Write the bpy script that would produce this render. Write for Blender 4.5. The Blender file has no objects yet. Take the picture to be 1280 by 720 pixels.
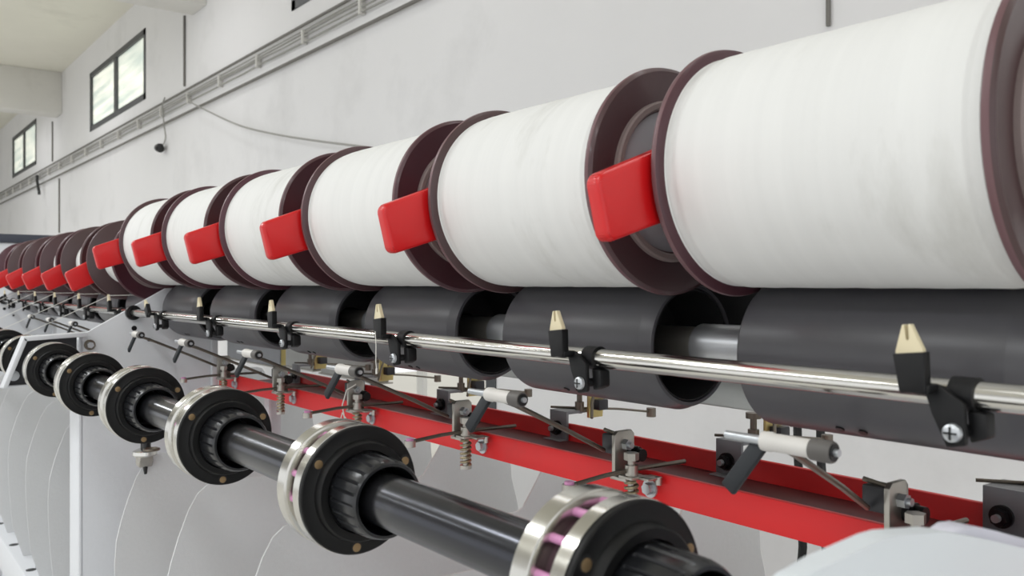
import bpy, bmesh, math, random
from mathutils import Vector, Matrix
random.seed(7)
PI = math.pi
S = 0.32          # one spindle pitch of the winding machine, in metres
H = 1.5           # camera height above the floor, in metres
C = bpy.context.scene.collection

def W(p):         # machine units (origin at the lens) -> metres
    return Vector((p[0]*S, p[1]*S, p[2]*S + H))

# ------------------------------------------------------------------ materials
def lin(r, g, b):
    f = lambda c: (c/255/12.92) if c/255 <= .04045 else ((c/255+.055)/1.055)**2.4
    return (f(r), f(g), f(b), 1)

def mat(name, rgb, rough=.5, metal=0., var=.0, scale=8., stretch=(1, 1, 1), bump=0., dirt=None, dirt_amt=.5,
        dirt_scale=4., dirt_stretch=(1, 1, 1), coat=0., obj_random=False, bump_scale=None, spec=.5, rough_var=0., alt=None):
    m = bpy.data.materials.new(name); m.use_nodes = True
    nt = m.node_tree; N = nt.nodes; L = nt.links
    b = N['Principled BSDF']
    b.inputs['Base Color'].default_value = lin(*rgb)
    b.inputs['Roughness'].default_value = rough
    b.inputs['Metallic'].default_value = metal
    b.inputs['Specular IOR Level'].default_value = spec
    if coat: b.inputs['Coat Weight'].default_value = coat; b.inputs['Coat Roughness'].default_value = .12
    tc = N.new('ShaderNodeTexCoord')
    vec = tc.outputs['Object']
    if obj_random:
        oi = N.new('ShaderNodeObjectInfo'); mu = N.new('ShaderNodeMath'); mu.operation = 'MULTIPLY'; mu.inputs[1].default_value = 40
        L.new(oi.outputs['Random'], mu.inputs[0])
        ad = N.new('ShaderNodeVectorMath'); ad.operation = 'ADD'
        L.new(vec, ad.inputs[0]); L.new(mu.outputs[0], ad.inputs[1]); vec = ad.outputs[0]
    def noise(sc, st, det=5., rgh=.6):
        mp = N.new('ShaderNodeMapping'); mp.inputs['Scale'].default_value = st; L.new(vec, mp.inputs[0])
        n = N.new('ShaderNodeTexNoise'); n.inputs['Scale'].default_value = sc; n.inputs['Detail'].default_value = det
        n.inputs['Roughness'].default_value = rgh; L.new(mp.outputs[0], n.inputs[0]); return n.outputs[0]
    col = None
    if var:
        n = noise(scale, stretch)
        mx = N.new('ShaderNodeMix'); mx.data_type = 'RGBA'
        c = lin(*rgb)
        mx.inputs[6].default_value = tuple(min(1, x*(1-var)) for x in c[:3])+(1,)
        mx.inputs[7].default_value = tuple(min(1, x*(1+var)) for x in c[:3])+(1,)
        L.new(n, mx.inputs[0]); col = mx.outputs[2]
        if rough_var:
            rm = N.new('ShaderNodeMapRange'); rm.inputs[3].default_value = max(.03, rough-rough_var); rm.inputs[4].default_value = rough+rough_var
            L.new(n, rm.inputs[0]); L.new(rm.outputs[0], b.inputs['Roughness'])
    if alt:
        oi2 = N.new('ShaderNodeObjectInfo'); mx = N.new('ShaderNodeMix'); mx.data_type = 'RGBA'; L.new(oi2.outputs['Random'], mx.inputs[0])
        L.new(col, mx.inputs[6]); mx.inputs[7].default_value = lin(*alt); col = mx.outputs[2]
    if dirt:
        n = noise(dirt_scale, dirt_stretch, 8., .65)
        rp = N.new('ShaderNodeValToRGB'); rp.color_ramp.elements[0].position = .55; rp.color_ramp.elements[1].position = .78
        rp.color_ramp.elements[1].color = (dirt_amt,)*3+(1,)
        L.new(n, rp.inputs[0])
        mx = N.new('ShaderNodeMix'); mx.data_type = 'RGBA'
        L.new(rp.outputs[0], mx.inputs[0])
        if col: L.new(col, mx.inputs[6])
        else: mx.inputs[6].default_value = lin(*rgb)
        mx.inputs[7].default_value = lin(*dirt); col = mx.outputs[2]
    if col: L.new(col, b.inputs['Base Color'])
    if bump:
        n = noise(bump_scale or scale, stretch)
        bp = N.new('ShaderNodeBump'); bp.inputs['Strength'].default_value = bump; bp.inputs['Distance'].default_value = .002
        L.new(n, bp.inputs['Height']); L.new(bp.outputs[0], b.inputs['Normal'])
    return m

def pane_mat(name, c0, c1, strength):
    m = bpy.data.materials.new(name); m.use_nodes = True
    nt = m.node_tree; N = nt.nodes; L = nt.links; b = N['Principled BSDF']
    tc = N.new('ShaderNodeTexCoord'); mp = N.new('ShaderNodeMapping'); mp.inputs['Scale'].default_value = (.35, 1, 5)
    L.new(tc.outputs['Object'], mp.inputs[0])
    n = N.new('ShaderNodeTexNoise'); n.inputs['Scale'].default_value = 2.2; n.inputs['Detail'].default_value = 4; L.new(mp.outputs[0], n.inputs[0])
    rp = N.new('ShaderNodeValToRGB'); rp.color_ramp.elements[0].position = .38; rp.color_ramp.elements[1].position = .62
    rp.color_ramp.elements[0].color = lin(*c0); rp.color_ramp.elements[1].color = lin(*c1)
    L.new(n.outputs[0], rp.inputs[0]); L.new(rp.outputs[0], b.inputs['Base Color']); L.new(rp.outputs[0], b.inputs['Emission Color'])
    b.inputs['Emission Strength'].default_value = strength; b.inputs['Roughness'].default_value = .3
    return m

M = dict(
    wall=mat('whitewashed_plaster', (232, 231, 231), .9, var=.04, scale=1.3, dirt=(150, 149, 146), dirt_amt=.24, dirt_scale=1.1, bump=.35, bump_scale=22),
    ceiling=mat('painted_concrete', (232, 229, 216), .9, var=.07, scale=1.1, dirt=(150, 146, 130), dirt_amt=.35, dirt_scale=.9),
    beam=mat('painted_concrete_beam', (226, 224, 218), .9, var=.06, scale=1.4, dirt=(160, 156, 145), dirt_amt=.3, dirt_scale=1.5),
    floor=mat('grey_concrete', (216, 214, 209), .6, var=.15, scale=2.),
    winframe=mat('grey_window_frame', (74, 76, 78), .5, var=.1, scale=10),
    pane=pane_mat('frosted_lit_pane', (186, 198, 190), (240, 240, 226), 1.5),
    darkpane=mat('dark_grey_pane', (70, 72, 78), .35, var=.08),
    white_cable=mat('pale_grey_conduit', (118, 115, 110), .6, var=.15, scale=6),
    cable=mat('grey_cable', (158, 156, 151), .6, var=.2, scale=9),
    cleat=mat('white_cleat', (214, 212, 206), .6),
    black_cable=mat('black_cable', (22, 22, 22), .5),
    maroon=mat('maroon_bobbin_flange', (76, 38, 49), .36, alt=(72, 57, 55), var=.2, scale=5, obj_random=True, dirt=(96, 74, 74), dirt_amt=.4, dirt_scale=9, coat=.15),
    worn_rim=mat('worn_maroon_rim', (108, 78, 82), .38, var=.15, scale=9, obj_random=True),
    hub=mat('worn_brown_hub', (128, 114, 112), .55, var=.2, scale=12),
    yarn=mat('white_wound_yarn', (228, 228, 226), .8, var=.06, scale=70, stretch=(1, .04, .04), bump=.25, dirt=(160, 158, 148), dirt_amt=.5,
             dirt_scale=6, dirt_stretch=(1.6, .55, .55), obj_random=True, spec=.2),
    chuck=mat('grey_chuck_disc', (158, 159, 164), .45, var=.06),
    red_grip=mat('red_dipped_grip', (212, 22, 26), .3, var=.08, scale=10, coat=.15),
    dark_steel=mat('dark_painted_steel', (52, 52, 56), .4, metal=.3, var=.1),
    drum=mat('dark_grey_drum', (76, 75, 79), .33, var=.14, scale=22, stretch=(.15, 1, 1), bump=.1, obj_random=True, rough_var=.08),
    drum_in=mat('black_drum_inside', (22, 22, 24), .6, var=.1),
    sleeve=mat('silver_sleeve', (190, 192, 196), .35, metal=.85, var=.06),
    chrome=mat('polished_chrome', (208, 206, 201), .15, metal=1., var=.02, rough_var=.015, scale=14),
    satin=mat('satin_chrome', (203, 201, 195), .19, metal=1., var=.03, rough_var=.05, scale=12),
    steel=mat('brushed_steel', (176, 172, 165), .34, metal=.9, var=.12, scale=14),
    shaft=mat('dark_polished_shaft', (64, 65, 70), .2, metal=.85, var=.18, scale=20, stretch=(.3, 1, 1), rough_var=.08, dirt=(150, 146, 140), dirt_amt=.25, dirt_scale=16),
    black=mat('black_plastic', (11, 11, 13), .34, var=.1, scale=20),
    face=mat('matt_black_disc', (9, 9, 10), .5, var=.1, scale=20, spec=.3),
    nut=mat('dark_ribbed_plastic', (27, 28, 31), .28, var=.15, scale=14),
    groove=mat('purple_brown_core', (70, 44, 54), .5, var=.15),
    pink=mat('pink_ceramic', (206, 140, 184), .35, var=.1),
    brass=mat('brass_screw', (150, 126, 92), .4, metal=.6, var=.2),
    brass_plate=mat('zinc_yellow_plate', (208, 190, 126), .4, metal=.5, var=.1),
    wire=mat('dull_steel_wire', (120, 112, 102), .4, metal=.75, var=.15, scale=20),
    red=mat('red_enamel_beam', (224, 26, 30), .42, var=.05, scale=5, dirt=(170, 30, 30), dirt_amt=.25, dirt_scale=9),
    ledge_shade=mat('maroon_ledge_shade', (84, 30, 32), .5, var=.3, scale=14, dirt=(60, 30, 30), dirt_amt=.7, dirt_scale=10),  # dark maroon standing in for the shade on the channel floor
    dull_galv=mat('dull_galvanised_sheet', (168, 168, 165), .5, metal=.25, var=.16, scale=26),
    spring=mat('dull_spring_wire', (158, 146, 120), .4, metal=.7, var=.1),
    dark_galv=mat('dull_dark_zinc', (136, 137, 141), .45, metal=.35, var=.12, scale=20),
    panel=mat('light_grey_powder_coat', (219, 221, 225), .5, var=.025, scale=90, bump=.15, bump_scale=120),
    plate=mat('pale_grey_sheet_metal', (216, 217, 218), .45, var=.03, scale=160, bump=.2, bump_scale=160),
    edge=mat('bright_sheet_edge', (236, 236, 234), .4),
    cover=mat('pale_blue_grey_cover', (222, 228, 233), .42, var=.02),
    galv=mat('galvanised_sheet', (186, 190, 190), .45, metal=.5, var=.14, scale=26, bump=.05),
    slate=mat('slate_blue_trim', (62, 66, 78), .5, var=.08),
    clip=mat('black_clip', (15, 15, 17), .5, var=.1, scale=30, spec=.35),
    cream=mat('cream_ceramic', (226, 214, 180), .35, var=.05),
    screw=mat('zinc_screw', (196, 200, 204), .3, metal=.7, var=.08),
    whiteplastic=mat('white_roller_tube', (222, 219, 214), .4, var=.04),
    greycap=mat('grey_roller_cap', (98, 95, 92), .5, var=.06),
    lever=mat('charcoal_rubber_lever', (33, 37, 42), .6, var=.15, scale=60, bump=.2),
    thread=mat('white_thread', (235, 233, 225), .8),
    label_grey=mat('dim_room_grey', (170, 172, 175), .5),
)

# ------------------------------------------------------------------ mesh builder (machine units)
class MB:
    def __init__(self): self.bm = bmesh.new()
    def _bev(self, verts, bevel, seg=2):
        if bevel:
            es = list({e for v in verts for e in v.link_edges})
            bmesh.ops.bevel(self.bm, geom=es, offset=bevel, segments=seg, profile=.5, affect='EDGES')
    def box(self, lo, hi, bevel=0., rot=None, seg=2):
        t = bmesh.new()
        v = [t.verts.new((x, y, z)) for x in (lo[0], hi[0]) for y in (lo[1], hi[1]) for z in (lo[2], hi[2])]
        for f in ((0, 1, 3, 2), (4, 6, 7, 5), (0, 4, 5, 1), (2, 3, 7, 6), (0, 2, 6, 4), (1, 5, 7, 3)): t.faces.new([v[i] for i in f])
        self._merge(t, bevel, seg, rot, Vector([(a+b)/2 for a, b in zip(lo, hi)])); return self
    def prism(self, poly, axis, lo, hi, bevel=0., seg=2, vert_bevel=0., rot=None, piv=None):
        t = bmesh.new()
        def P(a, b, c): return {'x': (c, a, b), 'y': (a, c, b), 'z': (a, b, c)}[axis]
        A = [t.verts.new(P(a, b, lo)) for a, b in poly]; B = [t.verts.new(P(a, b, hi)) for a, b in poly]
        t.faces.new(A[::-1]); t.faces.new(B)
        n = len(poly)
        for i in range(n): t.faces.new((A[i], A[(i+1) % n], B[(i+1) % n], B[i]))
        if vert_bevel:
            es = [e for e in t.edges if {e.verts[0] in A, e.verts[1] in A} == {True, False}]
            bmesh.ops.bevel(t, geom=es, offset=vert_bevel, segments=5, profile=.5, affect='EDGES')
        self._merge(t, bevel, seg, rot, piv); return self
    def _merge(self, t, bevel=0., seg=2, rot=None, piv=None):
        if bevel: bmesh.ops.bevel(t, geom=list(t.edges), offset=bevel, segments=seg, profile=.5, affect='EDGES')
        if rot: bmesh.ops.rotate(t, verts=t.verts, cent=piv, matrix=rot)
        bmesh.ops.recalc_face_normals(t, faces=t.faces)
        me = bpy.data.meshes.new('tmp'); t.to_mesh(me); self.bm.from_mesh(me); bpy.data.meshes.remove(me); t.free()
    def lathe(self, prof, c, axis='x', n=64, closed=False, ribs=None):
        """prof: (axial, radius) pairs; c: the axis's centre (the two other coordinates)"""
        t = bmesh.new(); rings = []
        for a, r in prof:
            ring = []
            for k in range(n):
                th = 2*PI*k/n; u, v = r*math.cos(th), r*math.sin(th)
                p = {'x': (a, c[0]+u, c[1]+v), 'y': (c[0]+u, a, c[1]+v), 'z': (c[0]+u, c[1]+v, a)}[axis]
                ring.append(t.verts.new(p))
            rings.append(ring)
        m = len(rings)
        for i in range(m if closed else m-1):
            A, B = rings[i], rings[(i+1) % m]
            for k in range(n): t.faces.new((A[k], A[(k+1) % n], B[(k+1) % n], B[k]))
        if not closed:
            t.faces.new(rings[0]); t.faces.new(rings[-1])
        self._merge(t); return self
    def cyl(self, a, b, r, n=20, r2=None):
        a, b = Vector(a), Vector(b); t = bmesh.new(); d = (b-a).normalized()
        u = d.orthogonal().normalized(); w = d.cross(u); r2 = r if r2 is None else r2
        A = [t.verts.new(a+(u*math.cos(2*PI*k/n)+w*math.sin(2*PI*k/n))*r) for k in range(n)]
        B = [t.verts.new(b+(u*math.cos(2*PI*k/n)+w*math.sin(2*PI*k/n))*r2) for k in range(n)]
        for k in range(n): t.faces.new((A[k], A[(k+1) % n], B[(k+1) % n], B[k]))
        t.faces.new(A[::-1]); t.faces.new(B); self._merge(t); return self
    def tube(self, pts, r, n=8):
        pts = [Vector(p) for p in pts]; t = bmesh.new(); rings = []
        u = None
        for i, p in enumerate(pts):
            d = (pts[min(i+1, len(pts)-1)]-pts[max(i-1, 0)]).normalized()
            u = d.orthogonal().normalized() if u is None else (u-d*u.dot(d)).normalized()
            w = d.cross(u)
            rings.append([t.verts.new(p+(u*math.cos(2*PI*k/n)+w*math.sin(2*PI*k/n))*r) for k in range(n)])
        for A, B in zip(rings, rings[1:]):
            for k in range(n): t.faces.new((A[k], A[(k+1) % n], B[(k+1) % n], B[k]))
        t.faces.new(rings[0][::-1]); t.faces.new(rings[-1]); self._merge(t); return self
    def spring(self, base, h, r, wire, turns):
        k = turns*14
        return self.tube([(base[0]+r*math.cos(2*PI*i/14), base[1]+r*math.sin(2*PI*i/14), base[2]+h*i/k) for i in range(k+1)], wire, 6)
    def ring(self, c, axis, R, r, n=24, m=8):
        c = Vector(c); t = bmesh.new(); ax = Vector({'x': (1, 0, 0), 'y': (0, 1, 0), 'z': (0, 0, 1)}[axis])
        u = ax.orthogonal().normalized(); w = ax.cross(u); rings = []
        for i in range(n):
            d = u*math.cos(2*PI*i/n)+w*math.sin(2*PI*i/n)
            rings.append([t.verts.new(c+d*(R+r*math.cos(2*PI*k/m))+ax*r*math.sin(2*PI*k/m)) for k in range(m)])
        for i in range(n):
            A, B = rings[i], rings[(i+1) % n]
            for k in range(m): t.faces.new((A[k], A[(k+1) % m], B[(k+1) % m], B[k]))
        self._merge(t); return self
    def build(self, name, m, parent=None, at=None, angle=38):
        """at (machine units): where the object's own origin stands; parent: an Empty or part whose world place is known"""
        o_w = parent['_w'] if parent is not None else None
        org = Vector(o_w) if parent is not None else (W(at) if at is not None else self._base())
        me = bpy.data.meshes.new(name)
        bmesh.ops.scale(self.bm, vec=(S, S, S), verts=self.bm.verts)
        bmesh.ops.translate(self.bm, vec=Vector((0, 0, H))-org, verts=self.bm.verts)
        for f in self.bm.faces: f.smooth = True
        self.bm.to_mesh(me); self.bm.free()
        me.set_sharp_from_angle(angle=math.radians(angle))
        me.materials.append(m)
        o = bpy.data.objects.new(name, me); C.objects.link(o)
        if parent is not None: o.parent = parent
        else: o.location = org
        o['_w'] = tuple(org); return o
    def _base(self):
        vs = [v.co for v in self.bm.verts]
        lo = [min(v[i] for v in vs) for i in range(3)]; hi = [max(v[i] for v in vs) for i in range(3)]
        return W(((lo[0]+hi[0])/2, (lo[1]+hi[1])/2, lo[2]))

def tag(o, label, cat, group=None):
    o['label'] = label; o['category'] = cat
    if group: o['group'] = group
    return o
def thing(name, at, label, cat, group=None):
    o = bpy.data.objects.new(name, None); C.objects.link(o); o.empty_display_size = .05
    o.location = W(at); o['_w'] = tuple(W(at)); return tag(o, label, cat, group)
def struct(o): o['kind'] = 'structure'; return o
KIDS = {}
def copy_tree(o, dx, label, group=None, rot=None):
    def rec(s, par):
        c = s.copy(); C.objects.link(c)
        if par is not None: c.parent = par
        for ch in list(s.children): rec(ch, c)
        return c
    r = rec(o, None); r.location = o.location+Vector((dx*S, 0, 0)); r['label'] = label
    if group: r['group'] = group
    return r
ORD = ['first', 'second', 'third', 'fourth', 'fifth', 'sixth', 'seventh', 'eighth', 'ninth', 'tenth', 'eleventh', 'twelfth']

# ------------------------------------------------------------------ camera (level, along the machine)
F, YAW = 1087.3, .6602
cs, sn = math.cos(YAW), math.sin(YAW)
cam = bpy.data.cameras.new('camera'); co = bpy.data.objects.new('camera', cam); C.objects.link(co)
co.location = (0, 0, H); co.rotation_euler = (PI/2, 0, PI/2-YAW)
cam.sensor_width = 36; cam.lens = 36*F/1280; cam.shift_y = -5.5/1280; cam.clip_start = .02; cam.clip_end = 200
cam.dof.use_dof = True; cam.dof.focus_distance = 3.4*S; cam.dof.aperture_fstop = 12
bpy.context.scene.camera = co
def x_at(px, Y):      # machine X of what stands on the plane Y and shows at the photograph's column px
    return -(F*Y/(cs*(px+VP)) - Y*sn)/cs
VP = F*sn/cs-640
def z_at(py, X, Y): return (354.5-py)/F*(-X*cs+Y*sn)

# ------------------------------------------------------------------ the room
YW = 6.5
ZF = -H/S
ZC = 1.187*YW
wins = []
for a, b in ((16, 45.5), (113, 182.3), (365.5, 0)):
    x0 = x_at(a, YW); wins.append((x0, x_at(b, YW) if b else x0+6.4))
zb, zt = .757*YW, 1.047*YW
dx0, dx1 = x_at(438, YW), x_at(617, YW); dzt = 1.55
XL, XR = -62., 16.
w = MB()
holes = sorted([(a, b, zb, zt) for a, b in wins]+[(dx0, dx1, ZF, dzt)])
xs = sorted({XL, XR, *[h[0] for h in holes], *[h[1] for h in holes]})
for a, b in zip(xs, xs[1:]):
    cuts = sorted([(h[2], h[3]) for h in holes if h[0] <= (a+b)/2 <= h[1]])
    z = ZF
    for c0, c1 in cuts+[(ZC, ZC)]:
        if c0 > z+1e-4: w.box((a, YW, z), (b, YW+.5, c0))
        z = c1
bmesh.ops.remove_doubles(w.bm, verts=w.bm.verts, dist=1e-4)
struct(w.build('wall_back', M['wall']))
struct(MB().box((XL, -15, ZF-.3), (XR, YW+.5, ZF)).build('floor', M['floor']))
struct(MB().box((XL, -15, ZC), (XR, YW+.5, ZC+.4)).build('ceiling', M['ceiling']))
struct(MB().box((XL-.5, -15, ZF), (XL, YW+.5, ZC)).build('wall_left', M['wall']))
struct(MB().box((XL, -15.5, 2.3), (XR, -15, ZC)).build('wall_front_blocker', M['wall']))  # unseen wall with a low opening, added to keep daylight off the channel floor
bz = .952*YW
pitch = wins[1][0]-wins[0][0]
bx = x_at(77.5, YW)
for i in range(-1, 4):
    x = bx+i*pitch
    struct(MB().box((x-.95, -15, bz), (x, YW, ZC), .03).build('trim_%d' % (i+2), M['beam']))
for i, (a, b) in enumerate(wins):
    f = MB()
    t = .16
    f.box((a, YW-.02, zb), (b, YW+.14, zb+t)).box((a, YW-.02, zt-t), (b, YW+.14, zt)).box((a, YW-.02, zb), (a+t, YW+.14, zt)).box((b-t, YW-.02, zb), (b, YW+.14, zt))
    m_ = (a+b)/2; f.box((m_-.15, YW-.01, zb), (m_+.15, YW+.13, zt))
    fo = struct(f.build('window_%d' % (i+1), M['winframe']))
    for (p, q) in ((a+t, m_-.15), (m_+.15, b-t)):
        MB().box((p, YW+.05, zb+t), (q, YW+.08, zt-t)).build('pane', M['darkpane'] if i == 2 else M['pane'], fo)
# the daylight doorway behind the machine
d = MB(); t = .07
d.box((dx0, YW+.36, ZF), (dx0+t, YW+.46, dzt)).box((dx1-.14, YW-.02, ZF), (dx1+.06, YW+.1, dzt)).box((dx0, YW+.36, dzt-t), (dx1, YW+.46, dzt))
mx = x_at(527.5, YW+.41)
do = struct(d.build('door_1', M['winframe']))
MB().box((mx-.1, YW+.38, ZF), (mx+.1, YW+.44, dzt-t)).build('mullion', M['cleat'], do)
struct(MB().box((-40, YW+.5, ZF-.3), (5, YW+30, ZF)).build('floor_outside', mat('pale_yard_concrete', (196, 192, 180), .9, var=.1, scale=1.)))

# wall conduits and cables
def wz(slope): return slope/cs*YW
def wtube(r, slope, x0=-55., x1=12., sag=0., jit=0.):
    pts = []; n = int((x1-x0)/1.)
    for i in range(n+1):
        x = x0+(x1-x0)*i/n
        pts.append((x, YW-.07, wz(slope)+(sag*math.sin(x*2.1)+jit*random.uniform(-1, 1) if sag or jit else 0)))
    return MB().tube(pts, r, 8)
tag(wtube(.026, .548).build('conduit', M['white_cable']), 'upper grey conduit pipe running along the white wall above the cables', 'pipe')
tag(wtube(.03, .483).build('conduit', M['white_cable']), 'lower grey conduit pipe running along the white wall below the cables', 'pipe')
cb = thing('cable_run', (0, YW-.06, wz(.515)), 'bundle of thin grey cables cleated to the wall between two conduits', 'cable')
for sl, r, j in ((.536, .013, .008), (.530, .016, .02), (.523, .014, .02), (.511, .018, .01)):
    wtube(r, sl, jit=j).build('cable', M['cable'], cb)
x = -52.
while x < 10:
    MB().box((x-.028, YW-.115, wz(.507)), (x+.028, YW-.003, wz(.537)), .012).build('cleat', M['cleat'], cb); x += 2.1
def vpipe(px, y0, y1, lab, r=.028):
    X = x_at(px, YW); tag(MB().cyl((X, YW-r, z_at(y1, X, YW)), (X, YW-r, z_at(y0, X, YW)), r, 10).build('drop_pipe', M['white_cable']), lab, 'pipe', 'upright wall pipes')
vpipe(232, 20, 108, 'upright grey pipe on the wall right of the nearer two-pane window')
vpipe(66.5, 152, 202, 'short upright pipe below the far ceiling beam')
vpipe(75, 223, 291, 'upright pipe on the wall below the conduits at far left')
vpipe(1037, -20, 33, 'upright pipe end on the wall at top right of photo', .02)
def wall_curve(pts, r, name, m, lab, y=YW-.2):
    P = []
    for (px, py) in pts:
        X = x_at(px, y); P.append(Vector((X, y, z_at(py, X, y))))
    Q = []
    for i in range(len(P)-1):
        p0, p1, p2, p3 = P[max(i-1, 0)], P[i], P[i+1], P[min(i+2, len(P)-1)]
        for k in range(6):
            u = k/6; Q.append(.5*((2*p1)+(p2-p0)*u+(2*p0-5*p1+4*p2-p3)*u*u+(3*p1-p0-3*p2+p3)*u**3))
    Q.append(P[-1]); return tag(MB().tube(Q, r, 8).build(name, m), lab, 'cable')
wall_curve([(234, 118), (238, 127), (262, 140), (300, 157), (345, 168), (395, 176), (450, 183), (470, 186)], .018, 'loose_cable', M['cable'], 'thin loose cable sagging across the wall above the bobbins')
hc = thing('hanging_socket', (x_at(201, YW-.09), YW-.09, z_at(187, x_at(201, YW-.09), YW-.09)), 'small black lamp socket hanging on a looped cable from the conduits', 'socket')
o = wall_curve([(206, 122), (203, 133), (205, 155), (207, 172), (204, 181)], .018, 'cord', M['cable'], '')
mw = o.location.copy(); o.parent = hc; o.location = mw-hc.location
for k in ('label', 'category'): del o[k]
X = x_at(201, YW-.12); Z = z_at(185, X, YW-.12)
MB().cyl((X-.14, YW-.14, Z+.02), (X+.1, YW-.16, Z-.03), .1, 14).cyl((X+.08, YW-.16, Z-.1), (X+.12, YW-.16, Z+.09), .07, 10).build('socket_body', M['black_cable'], hc)
X = x_at(52, YW-.1); Z = z_at(228, X, YW-.1)
tag(MB().tube([(X-.3, YW-.2, Z+.3), (X-.25, YW-.22, Z+.1), (X, YW-.22, Z-.2), (X+.2, YW-.22, Z-.4), (X+.22, YW-.22, Z-.5)], .055, 8).build('cable_end', M['black_cable']),
    'dark cable end drooping below the conduits at far left', 'cable')

# ------------------------------------------------------------------ bobbins
BY, BZ, BR = 1.8675, .288, .3217
BX0, BX1 = -1.455, -.664         # outer faces of the nearest bobbin
CR = (2.5, .25)                  # cradle pivot
def flange(x_out, x_in, sgn, cy, cz):
    # x_out: outer face, x_in: inner (yarn) face
    s = 1 if x_out > x_in else -1
    t = abs(x_out-x_in)
    prof = [(x_in, .10), (x_in, BR-.012), (x_in+s*.006, BR-.002), (x_in+s*t*.5, BR), (x_out-s*.007, BR-.002), (x_out, BR-.012),
            (x_out-s*.004, BR-.03), (x_out-s*.006, .236), (x_out-s*.006, .10)]
    return MB().lathe(prof, (cy, cz), n=96, closed=True)
def make_bobbin(yr, cy, cz, label, group):
    t = thing('yarn_bobbin', ((BX0+BX1)/2, cy, cz-BR), label, 'bobbin', group)
    for xo, xi in ((BX0, BX0+.027), (BX1, BX1-.027)):
        fl = flange(xo, xi, 1, cy, cz).build('flange', M['maroon'], t)
        fl.data.materials.append(M['worn_rim'])
        for p in fl.data.polygons:
            y, z = p.center.y/S, p.center.z/S-BR
            if math.hypot(y, z) > BR-.0045: p.material_index = 1
    a, b = BX0+.027, BX1-.027
    prof = [(a, .1), (a, yr-.003)]
    us = [0, .01, .02, .03, .036, .042, .05, .065, .09, .14, .2, .28, .36, .44, .5]
    for i, u in enumerate(us+[1-q for q in us[-2::-1]]):
        e = min(u, 1-u); k = max(0, min(1, (e-.028)/.02)); k = k*k*(3-2*k)
        prof.append((a+.003+(b-a-.006)*u, yr-.0042*(1-k)-.0012*math.exp(-max(0, e-.05)*30)+.0006*math.sin(i*2.3)))
    prof += [(b, yr-.003), (b, .1)]
    MB().lathe(prof, (cy, cz), n=96, closed=True).build('yarn_package', M['yarn'], t)
    for sg, xo in ((1, BX1-.006), (-1, BX0+.006)):
        hr = MB().lathe([(xo-sg*.004, .204), (xo-sg*.004, .228), (xo+sg*.012, .227), (xo+sg*.016, .222), (xo+sg*.016, .209), (xo+sg*.010, .204)], (cy, cz), n=72, closed=True)
        hr.build('hub_ring', M['hub'], t)
        MB().lathe([(xo-sg*.006, .03), (xo-sg*.006, .203), (xo-sg*.002, .203), (xo+sg*.001, .196), (xo+sg*.002, .07), (xo+sg*.001, .03)], (cy, cz), n=56, closed=True).build('hub_disc', M['chuck'], t)
        MB().box((min(xo, xo+sg*.0175), cy-.016, cz+.200), (max(xo, xo+sg*.0175), cy+.012, cz+.232)).build('ring_notch', M['black'], t)
    return t
def make_cradle(cy, cz, rot, label, group):
    """one cradle arm left of its bobbin: red grip in front, arm back to the pivot, chuck discs in the hubs"""
    R = Matrix.Rotation(rot, 3, 'X'); pv = Vector((0, *CR))
    t = thing('cradle_lever', (-1.48, cy, cz), label, 'lever', group)
    def rotp(y, z): v = R @ Vector((0, y-CR[0], z-CR[1])); return (v.y+CR[0], v.z+CR[1])
    MB().prism([rotp(*p) for p in ((1.383, .250), (1.422, .093), (1.585, .143), (1.80, .20), (1.80, .41), (1.56, .317))], 'x', -1.510, -1.463, .011, seg=3, vert_bevel=.026).build('grip', M['red_grip'], t)
    MB().prism([rotp(*p) for p in ((1.78, .22), (1.9, .21), (2.46, .19), (2.56, .25), (2.46, .31), (1.9, .39), (1.78, .385))], 'x', -1.492, -1.470, .005).build('arm_plate', M['dark_steel'], t)
    MB().cyl((-1.63, cy, cz), (-1.492, cy, cz), .06, 24).cyl((-1.472, cy, cz), (-1.458, cy, cz), .05, 20).build('axle', M['steel'], t)
    return t
full_labels = ['white yarn bobbin nearest the camera, cut off by the right edge', 'second full white bobbin from the right, its grey hub disc showing',
               'third full white bobbin from the right, below the end of the sagging cable', 'fourth full white bobbin from the right',
               'fifth full white bobbin from the right', 'leftmost full white bobbin, next to the row of nearly empty ones']
G1, G2 = 'full white yarn bobbins', 'nearly empty maroon bobbins'
b0 = make_bobbin(.2985, BY, BZ, full_labels[0], G1)
for k in range(1, 6): copy_tree(b0, -k, full_labels[k], G1)
ga = 'cradle levers with red grips'
where = ['between the nearest two bobbins', 'between the second and third full bobbins', 'between the third and fourth full bobbins', 'between the fourth and fifth full bobbins',
         'between the fifth and sixth full bobbins', 'left of the last full bobbin']
c0 = make_cradle(BY, BZ, 0, 'bobbin cradle lever with red grip '+where[0], ga)
for k in range(1, 6): copy_tree(c0, -k, 'bobbin cradle lever with red grip '+where[k], ga)
ROT = math.radians(8.7)
v = Matrix.Rotation(ROT, 3, 'X') @ Vector((0, BY-CR[0], BZ-CR[1])); BY2, BZ2 = v.y+CR[0], v.z+CR[1]
lab2 = lambda k: 'nearly empty maroon bobbin, %s to the left of the full white ones' % ORD[k]
e0 = make_bobbin(.203, BY2, BZ2, lab2(0), G2)
f0 = make_cradle(BY2, BZ2, ROT, 'lowered cradle lever with red grip, left of the first nearly empty bobbin', ga)
for o_, l in ((e0, 0), (f0, 0)): o_.location.x -= 6*S
for k in range(1, 6):
    copy_tree(e0, -k, lab2(k), G2)
    copy_tree(f0, -k, 'lowered cradle lever with red grip, left of the %s nearly empty bobbin' % ORD[k], ga)
tag(MB().cyl((-12.6, *CR), (-.3, *CR), .042, 20).build('cradle_shaft', M['dark_steel']), 'dark shaft behind the bobbins that carries the cradle levers', 'shaft')

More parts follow.
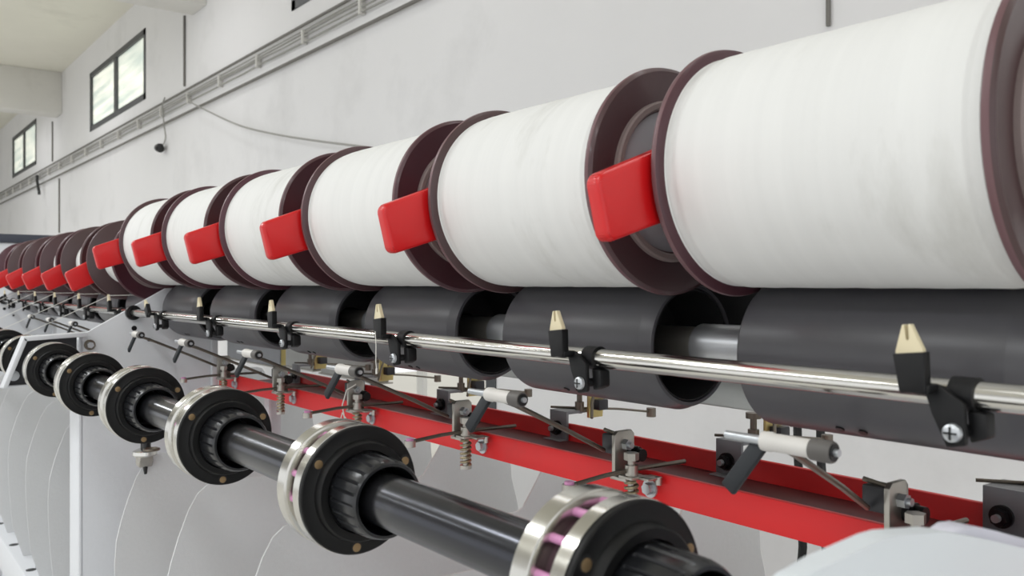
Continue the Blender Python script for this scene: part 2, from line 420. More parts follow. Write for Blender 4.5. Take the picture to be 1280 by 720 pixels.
# ------------------------------------------------------------------ drums
DY, DZ, DR = 2.027, -.184, .197
DX0, DX1 = -1.418, -.728
def make_drum(label):
    t = thing('friction_drum', ((DX0+DX1)/2, DY, DZ-DR), label, 'roller', 'dark friction drums under the bobbins')
    a, b = DX0, DX1
    MB().lathe([(a, DR-.024), (a, DR-.006), (a+.007, DR), (b-.040, DR), (b-.036, DR-.002), (b-.008, DR-.012), (b, DR-.016), (b, DR-.026),
                (b-.02, DR-.027), (a+.02, DR-.025)], (DY, DZ), n=80, closed=True).build('drum_shell', M['drum'], t)
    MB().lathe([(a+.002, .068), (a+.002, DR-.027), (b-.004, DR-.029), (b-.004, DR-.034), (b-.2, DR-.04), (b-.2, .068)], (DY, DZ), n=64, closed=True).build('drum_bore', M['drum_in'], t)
    MB().lathe([(a-.27, .058), (a-.27, .0655), (a+.001, .0665), (a+.001, .058)], (DY, DZ), n=40, closed=True).build('hub_sleeve', M['sleeve'], t)
    for dx in (.24, .30):
        th = math.radians(238); p = (a+dx, DY+DR*math.cos(th), DZ+DR*math.sin(th)); q = (a+dx, DY+(DR+.004)*math.cos(th), DZ+(DR+.004)*math.sin(th))
        MB().cyl(p, q, .011, 10).build('set_screw', M['black'], t)
    return t
dl = ['dark grey drum under the nearest bobbin, running out at the right edge'] + ['dark grey drum under the %s full bobbin from the right' % ORD[k] for k in range(1, 6)] \
    + ['small dark drum under the %s nearly empty bobbin' % ORD[k] for k in range(6)]
d0 = make_drum(dl[0])
for k in range(1, 12): copy_tree(d0, -k, dl[k])
tag(MB().cyl((-12.52, DY, DZ), (-.3, DY, DZ), .055, 28).build('drum_shaft', M['steel']), 'grey shaft through the dark drums, seen in the gaps between them', 'shaft')

# ------------------------------------------------------------------ guide rod and thread guides
RY, RZ, RR = 1.65, -.2046, .0265
rod = tag(MB().cyl((-6.49, RY, RZ), (-.3, RY, RZ), RR, 32).build('guide_rod', M['chrome']), 'long polished chrome rod running in front of the dark drums', 'rod')
rod2 = tag(MB().cyl((-12.5, RY, RZ), (-6.52, RY, RZ), RR, 32).build('guide_rod', M['chrome']), 'chrome rod of the far machine section with yarns crossing it', 'rod')
def make_clip(X, label, tilt=-.11):
    t = thing('thread_guide', (X, RY, RZ), label, 'guide', 'thread guides clamped to the chrome rods')
    R = Matrix.Rotation(tilt, 3, 'Y') if tilt else None; pv = Vector((X, 1.57, RZ))
    hw = .028
    z0 = RZ+.004
    MB().prism([(X-hw+.003, z0+.003), (X-hw+.006, z0), (X+hw-.006, z0), (X+hw-.003, z0+.003), (X+hw+.002, z0+.073), (X-hw-.002, z0+.073)], 'y', 1.562, 1.586, .002, rot=R, piv=pv).build('upright', M['clip'], t)
    zt_ = z0+.126
    MB().prism([(X-.026, z0+.071), (X+.026, z0+.071), (X+.026, z0+.078), (X+.008, zt_), (X+.003, zt_), (X+.0045, z0+.098), (X, z0+.093), (X-.0045, z0+.098), (X-.003, zt_), (X-.008, zt_), (X-.026, z0+.078)],
               'y', 1.566, 1.580, .0015, rot=R, piv=pv).build('ceramic_tip', M['cream'], t)
    xo = X+.035
    MB().lathe([(xo, RR), (xo, RR+.006), (xo+.045, RR+.006), (xo+.045, RR)], (RY, RZ), n=32, closed=True).build('clamp_band', M['clip'], t)
    # foot of the upright, running under the band, then the two ears with the screw
    b = MB()
    b.prism([(X-.006, RZ+.016), (X+.03, RZ+.018), (xo+.04, RZ-.012), (xo+.043, RZ-.088), (xo+.008, RZ-.096), (X+.022, RZ-.034)], 'y', 1.600, 1.616, .005)
    b.prism([(X-.004, RZ+.002), (X+.026, RZ+.002), (X+.03, RZ+.02), (X-.004, RZ+.02)], 'y', 1.566, 1.608, .004)
    b.build('front_ear', M['clip'], t)
    MB().prism([(xo+.03, RZ-.026), (xo+.066, RZ-.03), (xo+.068, RZ-.075), (xo+.036, RZ-.088)], 'y', 1.630, 1.668, .006).cyl((xo+.022, 1.61, RZ-.066), (xo+.03, 1.65, RZ-.066), .012, 12).build('rear_ear', M['clip'], t)
    s = MB().lathe([(1.598, .003), (1.598, .0175), (1.590, .0165), (1.586, .011), (1.5855, .003)], (xo+.022, RZ-.066), axis='y', n=24)
    so = s.build('clamp_screw', M['screw'], t)
    MB().box((xo+.010, 1.5845, RZ-.068), (xo+.034, 1.587, RZ-.064)).box((xo+.020, 1.5845, RZ-.078), (xo+.024, 1.587, RZ-.054)).build('cross_slot', M['black'], so)
    return t
cl = ['largest thread guide with cream forked tip, in front of the nearest drum', 'second thread guide from the right, black with cream tip', 'third thread guide from the right, a loose thread hanging by it',
      'fourth thread guide from the right on the chrome rod', 'fifth thread guide from the right on the chrome rod']
g0 = make_clip(-.812, cl[0])
for k in range(1, 5): copy_tree(g0, -k, cl[k])
make_clip(-5.80, 'tilted thread guide beside the black bushing of the grey panel', -.75)
g1 = make_clip(-6.812, 'cream-tipped thread guide just left of the grey panel, on the far rod', -.3)
for k in range(1, 6): copy_tree(g1, -k, '%s thread guide left of the grey panel, with a yarn over it' % ORD[k])
X = -2.80
tag(MB().tube([(X-.02, 1.556, RZ+.03), (X-.012, 1.555, RZ-.02), (X-.015, 1.556, RZ-.08), (X-.01, 1.556, RZ-.11)], .0017, 6).cyl((X-.01, 1.556, RZ-.125), (X-.01, 1.556, RZ-.105), .004, 8).build('thread_end', M['thread']),
    'short loose white thread end hanging at the third thread guide', 'thread')

# ------------------------------------------------------------------ collar shaft with yarn feed collars
SY, SZ, SR = 1.0889, -.5428, .066
tag(MB().cyl((-6.46, SY, SZ), (-.56, SY, SZ), SR, 48).build('feed_shaft', M['shaft']), 'dark polished round shaft in the foreground carrying the black collars', 'shaft')
tag(MB().cyl((-12.5, SY, SZ), (-6.54, SY, SZ), SR, 32).build('feed_shaft', M['shaft']), 'dark shaft of the far machine section at the left edge', 'shaft')
def make_collar(X, label):
    """X: plane of the black front face"""
    c = (SY, SZ); t = thing('feed_collar', (X, SY, SZ-.17), label, 'collar', 'black and chrome yarn feed collars')
    R = .17
    MB().lathe([(X-.150, .07), (X-.150, R-.008), (X-.146, R), (X-.104, R), (X-.101, R-.005), (X-.101, .13), (X-.106, .07)], c, n=96, closed=True).build('chrome_ring', M['satin'], t)
    MB().lathe([(X-.050, .07), (X-.050, .13), (X-.050, R-.005), (X-.047, R), (X-.014, R), (X-.013, R-.004), (X-.013, .1)], c, n=96, closed=True).build('chrome_ring', M['satin'], t)
    MB().lathe([(X-.104, .07), (X-.104, .132), (X-.048, .132), (X-.048, .07)], c, n=64, closed=True).build('core', M['groove'], t)
    pins = []
    for k in range(14):
        th = 2*PI*(k+.3)/14; y, z = SY+.147*math.cos(th), SZ+.147*math.sin(th)
        if not pins:
            p = MB().cyl((X-.103, SY, SZ), (X-.049, SY, SZ), .0085, 12).build('ceramic_pin', M['pink'], t); pins.append(p)
        else:
            p = pins[0].copy(); C.objects.link(p); p.parent = t
        p.location = (0, (y-SY)*S, (z-SZ)*S)
    MB().lathe([(X-.012, .075), (X-.012, R-.0015), (X-.003, R-.0015), (X, R-.005), (X, .136), (X+.002, .133), (X+.022, .130), (X+.026, .126), (X+.026, .108), (X+.012, .104), (X+.012, .075)], c, n=96, closed=True).build('face_disc', M['face'], t)
    # ribbed nut
    n = MB(); tb = bmesh.new(); rings = []
    K = 22*6
    for (a, r, rib) in ((X-.005, .098, 0), (X+.03, .101, 0), (X+.034, .103, 1), (X+.120, .101, 1), (X+.140, .097, 0), (X+.148, .093, 0), (X+.148, .086, 0), (X+.140, .083, 0), (X-.005, .080, 0)):
        ring = []
        for k in range(K):
            th = 2*PI*k/K; rr = r-(.008 if rib and k % 6 in (0,) else 0)
            ring.append(tb.verts.new((a, SY+rr*math.cos(th), SZ+rr*math.sin(th))))
        rings.append(ring)
    for i in range(len(rings)):
        A, B = rings[i], rings[(i+1) % len(rings)]
        for k in range(K): tb.faces.new((A[k], A[(k+1) % K], B[(k+1) % K], B[k]))
    n._merge(tb); n.build('ribbed_nut', M['nut'], t, angle=30)
    for k in range(3):
        th = math.radians(-95+120*k); y, z = SY+.147*math.cos(th), SZ+.147*math.sin(th)
        MB().lathe([(X-.001, .002), (X-.001, .0155), (X+.0008, .0155), (X+.0008, .002)], (y, z), n=20).build('screw_hole', M['drum_in'], t)
        MB().lathe([(X-.001, .002), (X-.001, .0115), (X+.002, .0115), (X+.003, .008), (X+.003, .002)], (y, z-.002), n=16).build('set_screw', M['brass'], t)
    return t
cl = ['blurred collar nearest the camera, its pink pins showing between two chrome rings', 'second collar from the right, large black face with ribbed nut', 'third collar from the right on the dark shaft',
      'fourth collar from the right, above the chrome thread eyelet', 'fifth collar from the right on the dark shaft', 'leftmost whole collar, in front of the grey bearing bracket']
k0 = make_collar(-1.05, cl[0])
for k in range(1, 6): copy_tree(k0, -k, cl[k])
for k in range(3): copy_tree(k0, -6-k, 'collar of the far section, %s beyond the bearing bracket' % ORD[k])

# ------------------------------------------------------------------ frame panels
def make_panel(X, label):
    t = thing('machine_bulkhead', (X, 1.75, ZF), label, 'panel')
    poly = [(1.305, ZF), (1.305, -.362), (1.90, -.02), (1.925, -.03), (1.94, -.27), (2.225, -.27), (2.225, -.77), (2.225, ZF)]
    MB().prism(poly, 'x', X-.03, X, .004).build('side_sheet', M['panel'], t)
    MB().box((X-.29, 1.300, ZF), (X, 1.345, -.372), .018, seg=3).build('front_post', M['panel'], t)
    MB().box((X-.03, 2.2, ZF), (X+.03, 2.245, -.30), .006).build('rear_flange', M['panel'], t)
    MB().lathe([(X+.001, RR+.002), (X+.001, .052), (X+.03, .052), (X+.034, .048), (X+.034, RR+.002)], (RY, RZ), n=32, closed=True).build('rod_bushing', M['black'], t)
    for (y, z, r) in ((1.66, -.315, .018), (1.76, -.40, .013), (2.0, -.18, .014)):
        MB().cyl((X-.002, y, z), (X+.003, y, z), r, 18).build('hole', M['black'], t)
    b = MB().cyl((X, 1.37, -.42), (X+.012, 1.37, -.42), .036, 20).build('washer', M['wire'], t)
    MB().cyl((X+.010, 1.37, -.42), (X+.04, 1.37, -.42), .022, 6).build('bolt_head', M['screw'], b)
    return t
p0 = make_panel(-6.49, 'light grey frame panel with slanted top, where the chrome rod ends in a black bushing')
copy_tree(p0, -6.02, 'far grey frame panel at the left edge, behind the far yarns')
# bearing bracket of the feed shaft
t = thing('bearing_bracket', (-6.45, 1.1, -.68), 'grey sheet metal bearing bracket behind the leftmost collars', 'bracket')
xb = -6.485
MB().prism([(.835, -.665), (.955, -.365), (1.285, -.345), (1.285, -.665)], 'x', xb, xb+.02).build('back_plate', M['dark_steel'], t)
MB().prism([(.955, -.372), (.955, -.345), (1.33, -.328), (1.33, -.355)], 'x', xb, xb+.13, .003).build('top_flange', M['panel'], t)
MB().prism([(.835, -.665), (.955, -.345), (.975, -.365), (.862, -.665)], 'x', xb, xb+.13, .003).build('side_flange', M['panel'], t)
MB().prism([(.835, -.675), (1.30, -.675), (1.30, -.66), (.835, -.66)], 'x', xb, xb+.06, .003).build('bottom_flange', M['panel'], t)
for (y, z) in ((.91, -.60), (1.23, -.60)):
    b = MB().cyl((xb+.018, y, z), (xb+.03, y, z), .034, 20).build('washer', M['screw'], t)
    MB().cyl((xb+.028, y, z), (xb+.055, y, z), .022, 6).build('bolt_head', M['screw'], b)

# ------------------------------------------------------------------ red channel
CY0, CY1 = 2.25, 2.75
ch = MB().prism([(CY0, -.657), (CY0, -.762), (CY1, -.762), (CY1, -.662), (CY1-.022, -.662), (CY1-.022, -.742), (CY0+.022, -.742), (CY0+.022, -.657)], 'x', -6.46, -.3, .003)
rc = tag(ch.build('red_channel', M['red']), 'bright red steel channel running under the drums with brackets bolted on', 'beam')
MB().box((-6.45, CY0+.024, -.7425), (-.31, CY1-.024, -.7395)).build('floor_shade_layer', M['ledge_shade'], rc)['label'] = 'dark painted shade on the channel floor'  # thin strip: shade inside the channel put into its colour
# centre posts below the channel, and cables behind
for (X, zt_, lab) in ((-3.99, -1.235, 'pale upright post with a bolt, below the red channel behind the shaft'), (-6.02, -.762, 'pale upright post below the red channel near the grey panel')):
    t = thing('frame_post', (X, 2.5, -2.7), lab, 'post', 'frame posts')
    MB().prism([(X-.045, 2.44), (X+.045, 2.44), (X+.045, 2.46), (X-.025, 2.46), (X-.025, 2.56), (X-.045, 2.56)], 'z', -2.70, zt_, .002).build('angle_post', M['panel'], t)
    if X > -5:
        b = MB().cyl((X, 2.44, -1.36), (X, 2.428, -1.36), .026, 18).build('washer', M['screw'], t)
        MB().cyl((X, 2.43, -1.36), (X, 2.405, -1.36), .017, 6).build('bolt_head', M['screw'], b)
for px, lab in ((1000, 'black cable hanging behind the nearest drum, left of its pair'), (1029, 'black cable hanging behind the nearest drum, right of its pair')):
    X = x_at(px, 4.6)
    tag(MB().tube([(X+.02*math.sin(i*1.1)+(-.06 if i > 7 else 0)*(i-7)/3, 4.6, .3-i*.27) for i in range(18)], .026, 8).build('hanging_cable', M['black_cable']), lab, 'cable')

# ------------------------------------------------------------------ separator plates
prof_front = [(1.60, -1.060), (1.555, -1.068), (1.505, -1.105), (1.455, -1.19), (1.405, -1.32), (1.368, -1.44), (1.340, -1.56), (1.330, -1.70), (1.330, -1.85), (1.338, -2.02), (1.352, -2.2), (1.37, -2.40), (1.43, -2.6), (1.46, -2.70)]
mir = [(3.46, -.868), (3.51, -.885), (3.54, -.93), (3.56, -1.05), (3.585, -1.2)]+[(5-y, z) for y, z in prof_front[4:]]
outline = prof_front+mir[::-1]+[(3.155, -.868), (3.12, -.885), (3.0, -1.06), (2.90, -1.195), (2.86, -1.212), (2.6, -1.215), (2.4, -1.215), (2.14, -1.212), (2.10, -1.195), (1.98, -1.075), (1.94, -1.060)]
def make_sep(X, label):
    o = MB().prism(outline, 'x', X-.006, X+.006).build('separator_plate', M['plate'], at=(X, 2.5, -2.7))
    o.data.materials.append(M['edge'])
    return tag(o, label, 'plate', 'thin separator plates between the spindles')
s0 = make_sep(-1.64, 'curved grey separator plate under the nearest red channel end')
sl = ['curved separator plate whose top edge shows below the shaft right of the second collar', 'curved separator plate whose edge drops from the second collar from the right', 'curved separator plate whose edge drops from the third collar from the right',
      'curved separator plate below the thread eyelet, beside the frame panel']
for k in range(1, 5): copy_tree(s0, -k, sl[k-1])
for k, X in enumerate((-7.74, -8.78, -9.78, -10.8, -11.8)):
    copy_tree(s0, X+1.64, '%s curved separator plate left of the white panel post' % ORD[k])
# spindle rails
def make_rail(x0, x1, label):
    t = thing('spindle_rail', ((x0+x1)/2, 1.8, -3.1), label, 'rail')
    MB().box((x0, 1.377, -3.05), (x1, 3.6, -2.70), .012).build('rail_body', M['panel'], t)
    for k in range(int(x1-x0)+1):
        X = math.floor(x1)-k-.28
        if x0+.05 < X < x1-.05:
            MB().lathe([(-2.70, .002), (-2.70, .044), (-2.697, .044), (-2.697, .002)], (X+.02, 1.447), axis='z', n=18).build('slot', M['black'], t)
            MB().cyl((X+.0, 1.515, -2.70), (X+.0, 1.515, -2.665), .03, 6).build('bolt', M['screw'], t)
    for X in (x0+.3, x1-.3): MB().box((X-.1, 1.6, ZF), (X+.1, 3.4, -3.05)).build('foot', M['panel'], t)
make_rail(-12.45, -6.85, 'white rail with bolts at the lower left corner')
make_rail(-6.42, -.3, 'pale spindle rail under the near machine section')

# thread eyelet under the fourth collar
X, Y, Z = -5.62, 1.50, -1.066
t = thing('thread_eyelet', (X, Y, Z), 'chrome thread eyelet with black knob below the fourth collar from the right', 'eyelet')
MB().cyl((X-.02, Y, Z+.045), (X-.02, Y, Z+.11), .020, 14).cyl((X+.04, Y, Z+.045), (X+.04, Y, Z+.115), .024, 14).build('knob', M['black'], t)
MB().lathe([(Z+.008, .02), (Z+.008, .066), (Z+.016, .072), (Z+.036, .070), (Z+.046, .05), (Z+.046, .02)], (X, Y), axis='z', n=32, closed=True).build('disc', M['chrome'], t)
MB().ring((X+.11, Y+.01, Z+.06), 'z', .042, .008, 20, 8).build('wire_loop', M['wire'], t)
MB().prism([(X-.058, Z+.008), (X-.062, Z-.02), (X-.045, Z-.032), (X-.05, Z-.06), (X+.02, Z-.062), (X+.035, Z-.02), (X+.04, Z+.008)], 'y', Y-.04, Y+.04, .008, seg=3).build('clamp_block', M['steel'], t)
MB().cyl((X+.01, Y, Z-.06), (X+.015, Y, Z-.105), .015, 10, .008).build('spike', M['black'], t)

# ------------------------------------------------------------------ tension brackets on the red channel's front
def make_bracket(X0, label):
    """X0: the bolt on the red face"""
    t = thing('tension_bracket', (X0, 2.25, -.76), label, 'bracket', 'steel tension brackets on the red channel')
    xp = X0-.075
    MB().prism([(2.140, -.672), (2.236, -.672), (2.236, -.53), (2.222, -.516), (2.155, -.516), (2.140, -.53)], 'x', xp-.008, xp+.008, .002).build('upright_plate', M['steel'], t)
    f = MB().box((xp-.012, 2.135, -.682), (xp+.065, 2.248, -.670), .002)
    f.build('foot_plate', M['steel'], t)
    xq = X0-.012
    MB().box((xq-.034, 2.135, -.672), (xq+.03, 2.196, -.661), .003).box((xq+.02, 2.17, -.672), (xq+.075, 2.24, -.663), .003).cyl((xq+.07, 2.225, -.69), (xq+.07, 2.225, -.663), .012, 14).build('hook_plate', M['steel'], t)
    b = MB().cyl((xq, 2.165, -.80), (xq, 2.165, -.605), .013, 14)
    b.cyl((xq, 2.165, -.665), (xq, 2.165, -.625), .023, 16).build('post', M['steel'], t)
    MB().cyl((xq, 2.165, -.608), (xq, 2.165, -.583), .026, 6).build('bolt_head', M['steel'], t)
    MB().spring((xq, 2.165, -.79), .11, .021, .0055, 6).build('spring', M['spring'], t)
    MB().cyl((xq, 2.165, -.805), (xq, 2.165, -.79), .026, 14).build('spring_seat', M['steel'], t)
    w_ = MB().tube([(xq-.012, 1.905, -.660), (xq-.01, 2.05, -.648), (xq-.01, 2.2, -.645), (xq, 2.44, -.647)], .008, 8).build('guide_wire', M['wire'], t)
    e = MB().lathe([(-.682, .008), (-.682, .024), (-.655, .024), (-.655, .008)], (xq-.012, 1.89), axis='z', n=20, closed=True).build('eyelet', M['steel'], w_)
    MB().lathe([(-.660, .004), (-.660, .018), (-.646, .016), (-.646, .004)], (xq-.012, 1.89), axis='z', n=18, closed=True).build('ceramic_eye', M['pink'], w_)
    b = MB().cyl((X0, 2.249, -.715), (X0, 2.242, -.715), .033, 24).build('washer', M['screw'], t)
    MB().cyl((X0, 2.243, -.715), (X0, 2.222, -.715), .021, 6).build('hex_bolt', M['screw'], b)
    b = MB().cyl((xp+.006, 2.19, -.565), (xp+.03, 2.19, -.565), .020, 6).cyl((xp+.03, 2.19, -.565), (xp+.042, 2.19, -.565), .011, 10).build('nut', M['screw'], t)
    MB().box((xp-.085, 2.165, -.605), (xp-.012, 2.235, -.535), .006).build('pivot_block', M['dark_steel'], t)
    MB().cyl((xp+.008, 2.225, -.60), (xp+.035, 2.225, -.60), .028, 16).cyl((xp+.035, 2.225, -.60), (xp+.06, 2.225, -.60), .022, 16).build('knob', M['black'], t)
    MB().tube([(xp-.09, 2.185, -.525), (xp-.02, 2.185, -.535)], .007, 8).build('stub_pin', M['wire'], t)
    return t
bl = ['steel tension bracket partly hidden by the pale cover at lower right', 'steel tension bracket with spring behind the nearest collar', 'steel tension bracket with spring, right of the second collar\'s top',
      'steel tension bracket with spring above the second collar', 'steel tension bracket above the third collar', 'steel tension bracket nearest the grey frame panel']
q0 = make_bracket(-1.105, bl[0])
for k in range(1, 6): copy_tree(q0, -k, bl[k])
# swing levers with white roller and charcoal paddle
def make_lever(X0, label):
    """X0: as the bracket's bolt"""
    t = thing('yarn_sensor_lever', (X0-.13, 2.2, -.6), label, 'lever', 'wire levers with white rollers')
    xe = X0+.13; xs_ = X0-.02; y, z = 1.575, -.338
    dz = .012
    MB().tube([(X0-.137, 2.1545, -.592), (X0-.085, 1.95, -.50), (X0-.02, 1.66, -.375), (X0+.0, 1.585, -.348)], .0085, 8).build('rod', M['wire'], t)
    MB().lathe([(xs_-.02, .004), (xs_-.02, .021), (xs_, .022), (xs_+.004, .0195), (xs_+.10, .0195), (xs_+.10, .004)], (y, z), n=24).build('white_roller', M['whiteplastic'], t)
    MB().lathe([(xs_-.12, .003), (xs_-.12, .0095), (xs_-.018, .011), (xs_-.018, .003)], (y, z), n=16).build('pin', M['screw'], t)
    c_ = MB().lathe([(xs_+.098, .004), (xs_+.098, .0225), (xs_+.140, .0235), (xs_+.146, .021), (xs_+.146, .004)], (y, z), n=24).build('end_cap', M['greycap'], t)
    MB().lathe([(xs_+.144, .004), (xs_+.144, .0175), (xs_+.148, .0175), (xs_+.148, .004)], (y, z), n=20).build('cap_face', M['black'], c_)
    MB().cyl((xs_+.147, y, z), (xs_+.158, y, z), .008, 10).build('cap_screw', M['screw'], c_)
    R = Matrix.Rotation(math.radians(-14), 3, 'X') @ Matrix.Rotation(math.radians(31), 3, 'Y')
    MB().box((xs_-.088, y-.012, z-.128), (xs_-.048, y+.004, z+.004), .005, rot=R, ).build('paddle', M['lever'], t)
    return t
ll = ['wire lever with white roller and charcoal paddle nearest the camera, over the red channel', 'wire lever with grey-capped white roller below the second drum', 'wire lever with white roller below the third drum',
      'wire lever with white roller below the fourth drum', 'wire lever with white roller in front of the grey panel, nearer one', 'wire lever with white roller in front of the grey panel, farther one']
l0 = make_lever(-1.105, ll[0])
for k in range(1, 6): copy_tree(l0, -k, ll[k])
for k, X in enumerate((7, 8, 9)): copy_tree(l0, -X, '%s wire lever with white roller beyond the bearing bracket' % ORD[k])
# rear brackets inside the channel's back flange
def make_rear(X0, label):
    t = thing('rear_bracket', (X0, 2.7, -.742), label, 'bracket', 'rear brackets in the red channel')
    yb = CY1-.022
    MB().box((X0-.068, yb-.018, -.738), (X0+.052, yb-.004, -.603), .001).box((X0-.068, yb-.06, -.741), (X0+.052, yb-.004, -.735), .002).box((X0-.068, yb-.017, -.617), (X0+.052, yb+.12, -.6035), .001).build('angle_plate', M['dark_galv'], t)
    b = MB().cyl((X0-.012, yb-.018, -.685), (X0-.012, yb-.03, -.685), .034, 20).cyl((X0-.012, yb-.03, -.685), (X0-.012, yb-.052, -.685), .026, 6).build('black_nut', M['black'], t)
    MB().cyl((X0-.012, yb-.05, -.685), (X0-.012, yb-.068, -.685), .012, 12).build('bolt_end', M['screw'], b)
    xq, yq = X0+.035, yb+.08
    MB().cyl((xq, yq, -.62), (xq, yq, -.52), .013, 12).cyl((xq, yq, -.61), (xq, yq, -.565), .022, 14).build('post', M['wire'], t)
    MB().cyl((xq, yq, -.522), (xq, yq, -.50), .03, 16).build('bolt_head', M['wire'], t)
    MB().tube([(xq-.14, yq-.06, -.60), (xq, yq+.02, -.597), (xq+.012, yq+.25, -.62), (xq+.015, yq+.48, -.655)], .0058, 8).cyl((xq+.015, yq+.48, -.68), (xq+.015, yq+.48, -.635), .024, 14).build('guide_wire', M['wire'], t)
    MB().prism([(yq+.02, -.64), (yq+.11, -.64), (yq+.13, -.45), (yq+.02, -.45)], 'x', xq+.03, xq+.045, .002).build('yellow_plate', M['brass_plate'], t)
    MB().box((xq+.046, yq+.035, -.60), (xq+.10, yq+.095, -.55), .005).build('dark_block', M['dark_steel'], t)
    MB().tube([(xq+.06, yq+.05, -.46), (xq+.11, yq-.02, -.56), (xq+.15, yq-.06, -.62)], .007, 6).tube([(xq+.10, yq+.06, -.45), (xq+.17, yq+.0, -.53)], .006, 6).build('drop_wire', M['wire'], t)
    return t
r0 = make_rear(-1.125, 'rear bracket at the right edge, half hidden by the pale cover')
rl = ['rear bracket left of the charcoal paddle, upright bolt on top', 'rear bracket behind the nearest collar bracket, brass coloured arm', 'rear bracket under the third drum\'s right end', 'rear bracket under the third drum, near the pale duct', 'rear bracket nearest the grey frame panel']
for k in range(1, 6): copy_tree(r0, -k, rl[k-1])

# things behind the drums
tag(MB().box((-12.4, 2.40, -.425), (-.3, 2.60, -.27), .01).build('centre_rail', M['galv']), 'grey centre beam behind the drums, seen between the nearest two', 'beam')
tag(MB().box((-12.4, 2.30, -.262), (-.3, 2.345, .10), .006).build('splash_strip', M['drum_in']), 'black strip behind the drums, closing the gaps above their shaft', 'strip')
for (pa, pb, zz, lab) in ((401, 472, -.766, 'galvanised duct box left of the bright doorway'), (357, 391, -.76, 'small galvanised duct box between two others'), (284, 350, -.79, 'dull grey duct box nearest the frame panel')):
    a, b = x_at(pa, 3.3), x_at(pb, 3.3)
    t = thing('duct_box', ((a+b)/2, 3.34, zz), lab, 'box', 'galvanised boxes behind the drums')
    MB().box((a, 3.3, zz), (b, 3.40, -.36), .004).build('body', M['dull_galv'] if pa > 300 else M['dark_galv'], t)
    MB().box((a-.01, 3.28, zz-.012), (b+.03, 3.42, zz), .002).build('bottom_lip', M['steel'], t)
    MB().box((b-.002, 3.31, zz+.01), (b+.006, 3.39, -.37)).build('end_plate', M['brass_plate'], t)

# yarns of the far section
for k in range(5):
    xc, xg = -7.15-k, -6.80-k
    pts = [(xc, SY-.02, SZ+.172), (xg-.01, 1.573, RZ+.118), (xg+.02, 1.83, DZ+.10)]
    tag(MB().tube(pts, .002, 6).build('yarn', M['thread']), 'taut white yarn from the %s far collar up to the far rod' % ORD[k], 'yarn', 'taut yarns of the far section')
# loose yarn loop on the bracket above the second collar
X = -4.1
tag(MB().tube([(X-.02, 2.16, -.53), (X-.05, 2.12, -.56), (X-.06, 2.10, -.64), (X-.03, 2.10, -.72), (X+.02, 2.11, -.74), (X-.06, 2.10, -.68), (X-.09, 2.08, -.80), (X-.085, 2.08, -1.0)], .0035, 6).build('yarn_loop', M['thread']),
    'loose white yarn looped over the bracket above the second collar', 'yarn')

# headstock cabinet at the far end
t = thing('headstock_cabinet', (-15.2, 2.6, ZF), 'grey headstock cabinet with slate trim at the far left end', 'cabinet')
zt_ = z_at(293.3, -14.2, 2.2)
MB().box((-16.2, .6, ZF), (-14.2, 4.6, zt_-.12), .03).build('body', M['panel'], t)
MB().box((-16.25, .57, zt_-.12), (-14.17, 4.63, zt_), .012).build('top_trim', M['slate'], t)

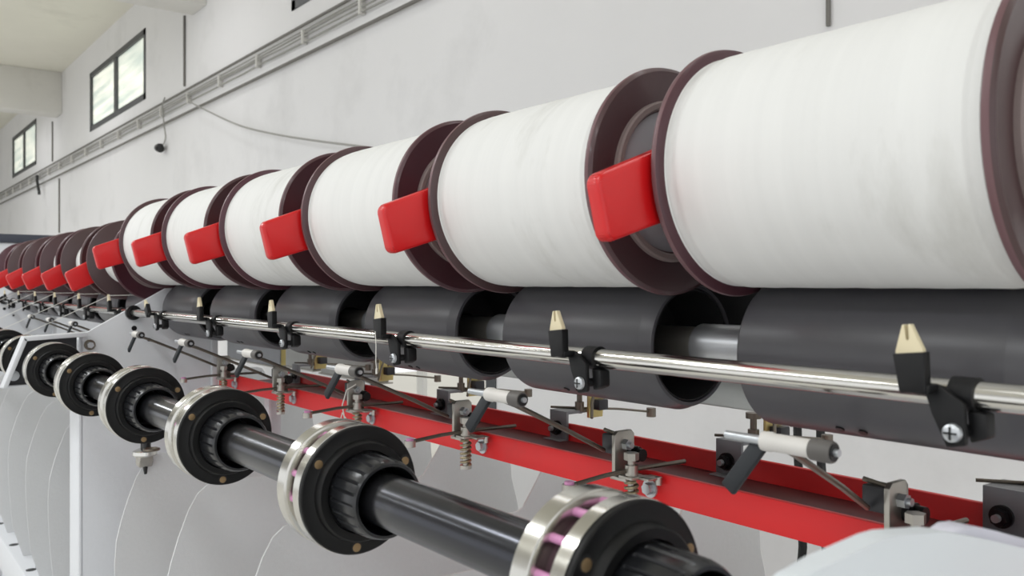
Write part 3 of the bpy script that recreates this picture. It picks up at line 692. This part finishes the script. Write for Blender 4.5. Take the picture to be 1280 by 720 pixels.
# pale cover in the right foreground, the near end of the feed shaft
t = thing('end_cover', (-.5, 1.0, -.75), 'pale rounded machine cover in the lower right corner of the photo', 'cover')
def yz(px, py, X):
    k = (px+VP)*cs; Y = k*(-X*cs)/(F-k*sn); return (Y, z_at(py, X, Y))
Xc = -.62
poly = [yz(958, 722, Xc), yz(968, 712, Xc), yz(1003, 697, Xc), yz(1072, 667, Xc), yz(1090, 662, Xc), yz(1150, 658, Xc), yz(1205, 668, Xc), yz(1290, 688, Xc)]
yl = poly[-1]
poly = poly+[(yl[0]+.25, yl[1]-.12), (yl[0]+.25, -.85), (poly[0][0], -.85)]
MB().prism(poly[::-1], 'x', Xc, Xc+.035, .008, seg=3).build('front_sheet', M['cover'], t)
poly = [yz(1176, 672, Xc-.02), yz(1180, 662, Xc-.02), yz(1190, 655, Xc-.02), yz(1206, 655, Xc-.02), yz(1232, 661, Xc-.02), yz(1290, 676, Xc-.02)]
yl = poly[-1]
poly = poly+[(yl[0]+.2, yl[1]-.1), (yl[0]+.2, -.85), (poly[0][0], -.85)]
MB().prism(poly[::-1], 'x', Xc-.045, Xc-.002, .008, seg=3).build('rear_sheet', mat('pale_lavender_sheet', (214, 214, 226), .4, var=.02), t)
MB().box((-.64, .9, ZF), (-.56, 1.2, -.84), .01).build('stand', M['cover'], t)

# ------------------------------------------------------------------ light
wd = bpy.data.worlds.new('world'); bpy.context.scene.world = wd; wd.use_nodes = True
bg = wd.node_tree.nodes['Background']; bg.inputs[0].default_value = (.96, .98, 1., 1); bg.inputs[1].default_value = 2.55
def area(name, loc, size, energy, rot, col=(.94, .97, 1)):
    l = bpy.data.lights.new(name, 'AREA'); l.shape = 'RECTANGLE'; l.size, l.size_y = size; l.energy = energy; l.color = col
    o = bpy.data.objects.new(name, l); C.objects.link(o); o.location = W(loc); o.rotation_euler = rot; return o
for x, y, e in ((5, -3.2, 24), (-2.5, -3.2, 23), (-10, -3.2, 62), (-18, -3.2, 78), (-28, -3.2, 90), (-38, -3.2, 90), (5, -9, 60), (-2.5, -9, 60), (-10, -9, 60), (-20, -9, 60)):
    area('overhead_fill', (x, y, 6.6), (1.3, .25), e, (0, 0, 0))  # unseen area lights added under the ceiling to brighten the hall
for x, e in ((2.5, 8), (-2., 6), (-9., 5), (-18., 8), (-28., 9), (-38, 9)):
    area('overhead_fill', (x, 4.4, 6.6), (1.2, .2), e, (0, 0, 0), (.98, .98, 1))  # unseen rear fill, added to lift the back wall and plates

for o in list(bpy.data.objects):
    if '_w' in o.keys(): del o['_w']
sc = bpy.context.scene
sc.view_settings.view_transform = 'Standard'; sc.view_settings.look = 'None'; sc.view_settings.gamma = 1
sc.view_settings.use_curve_mapping = False; sc.view_settings.exposure = -1.09
sc.cycles.use_denoising = True
sc.cycles.max_bounces = 8
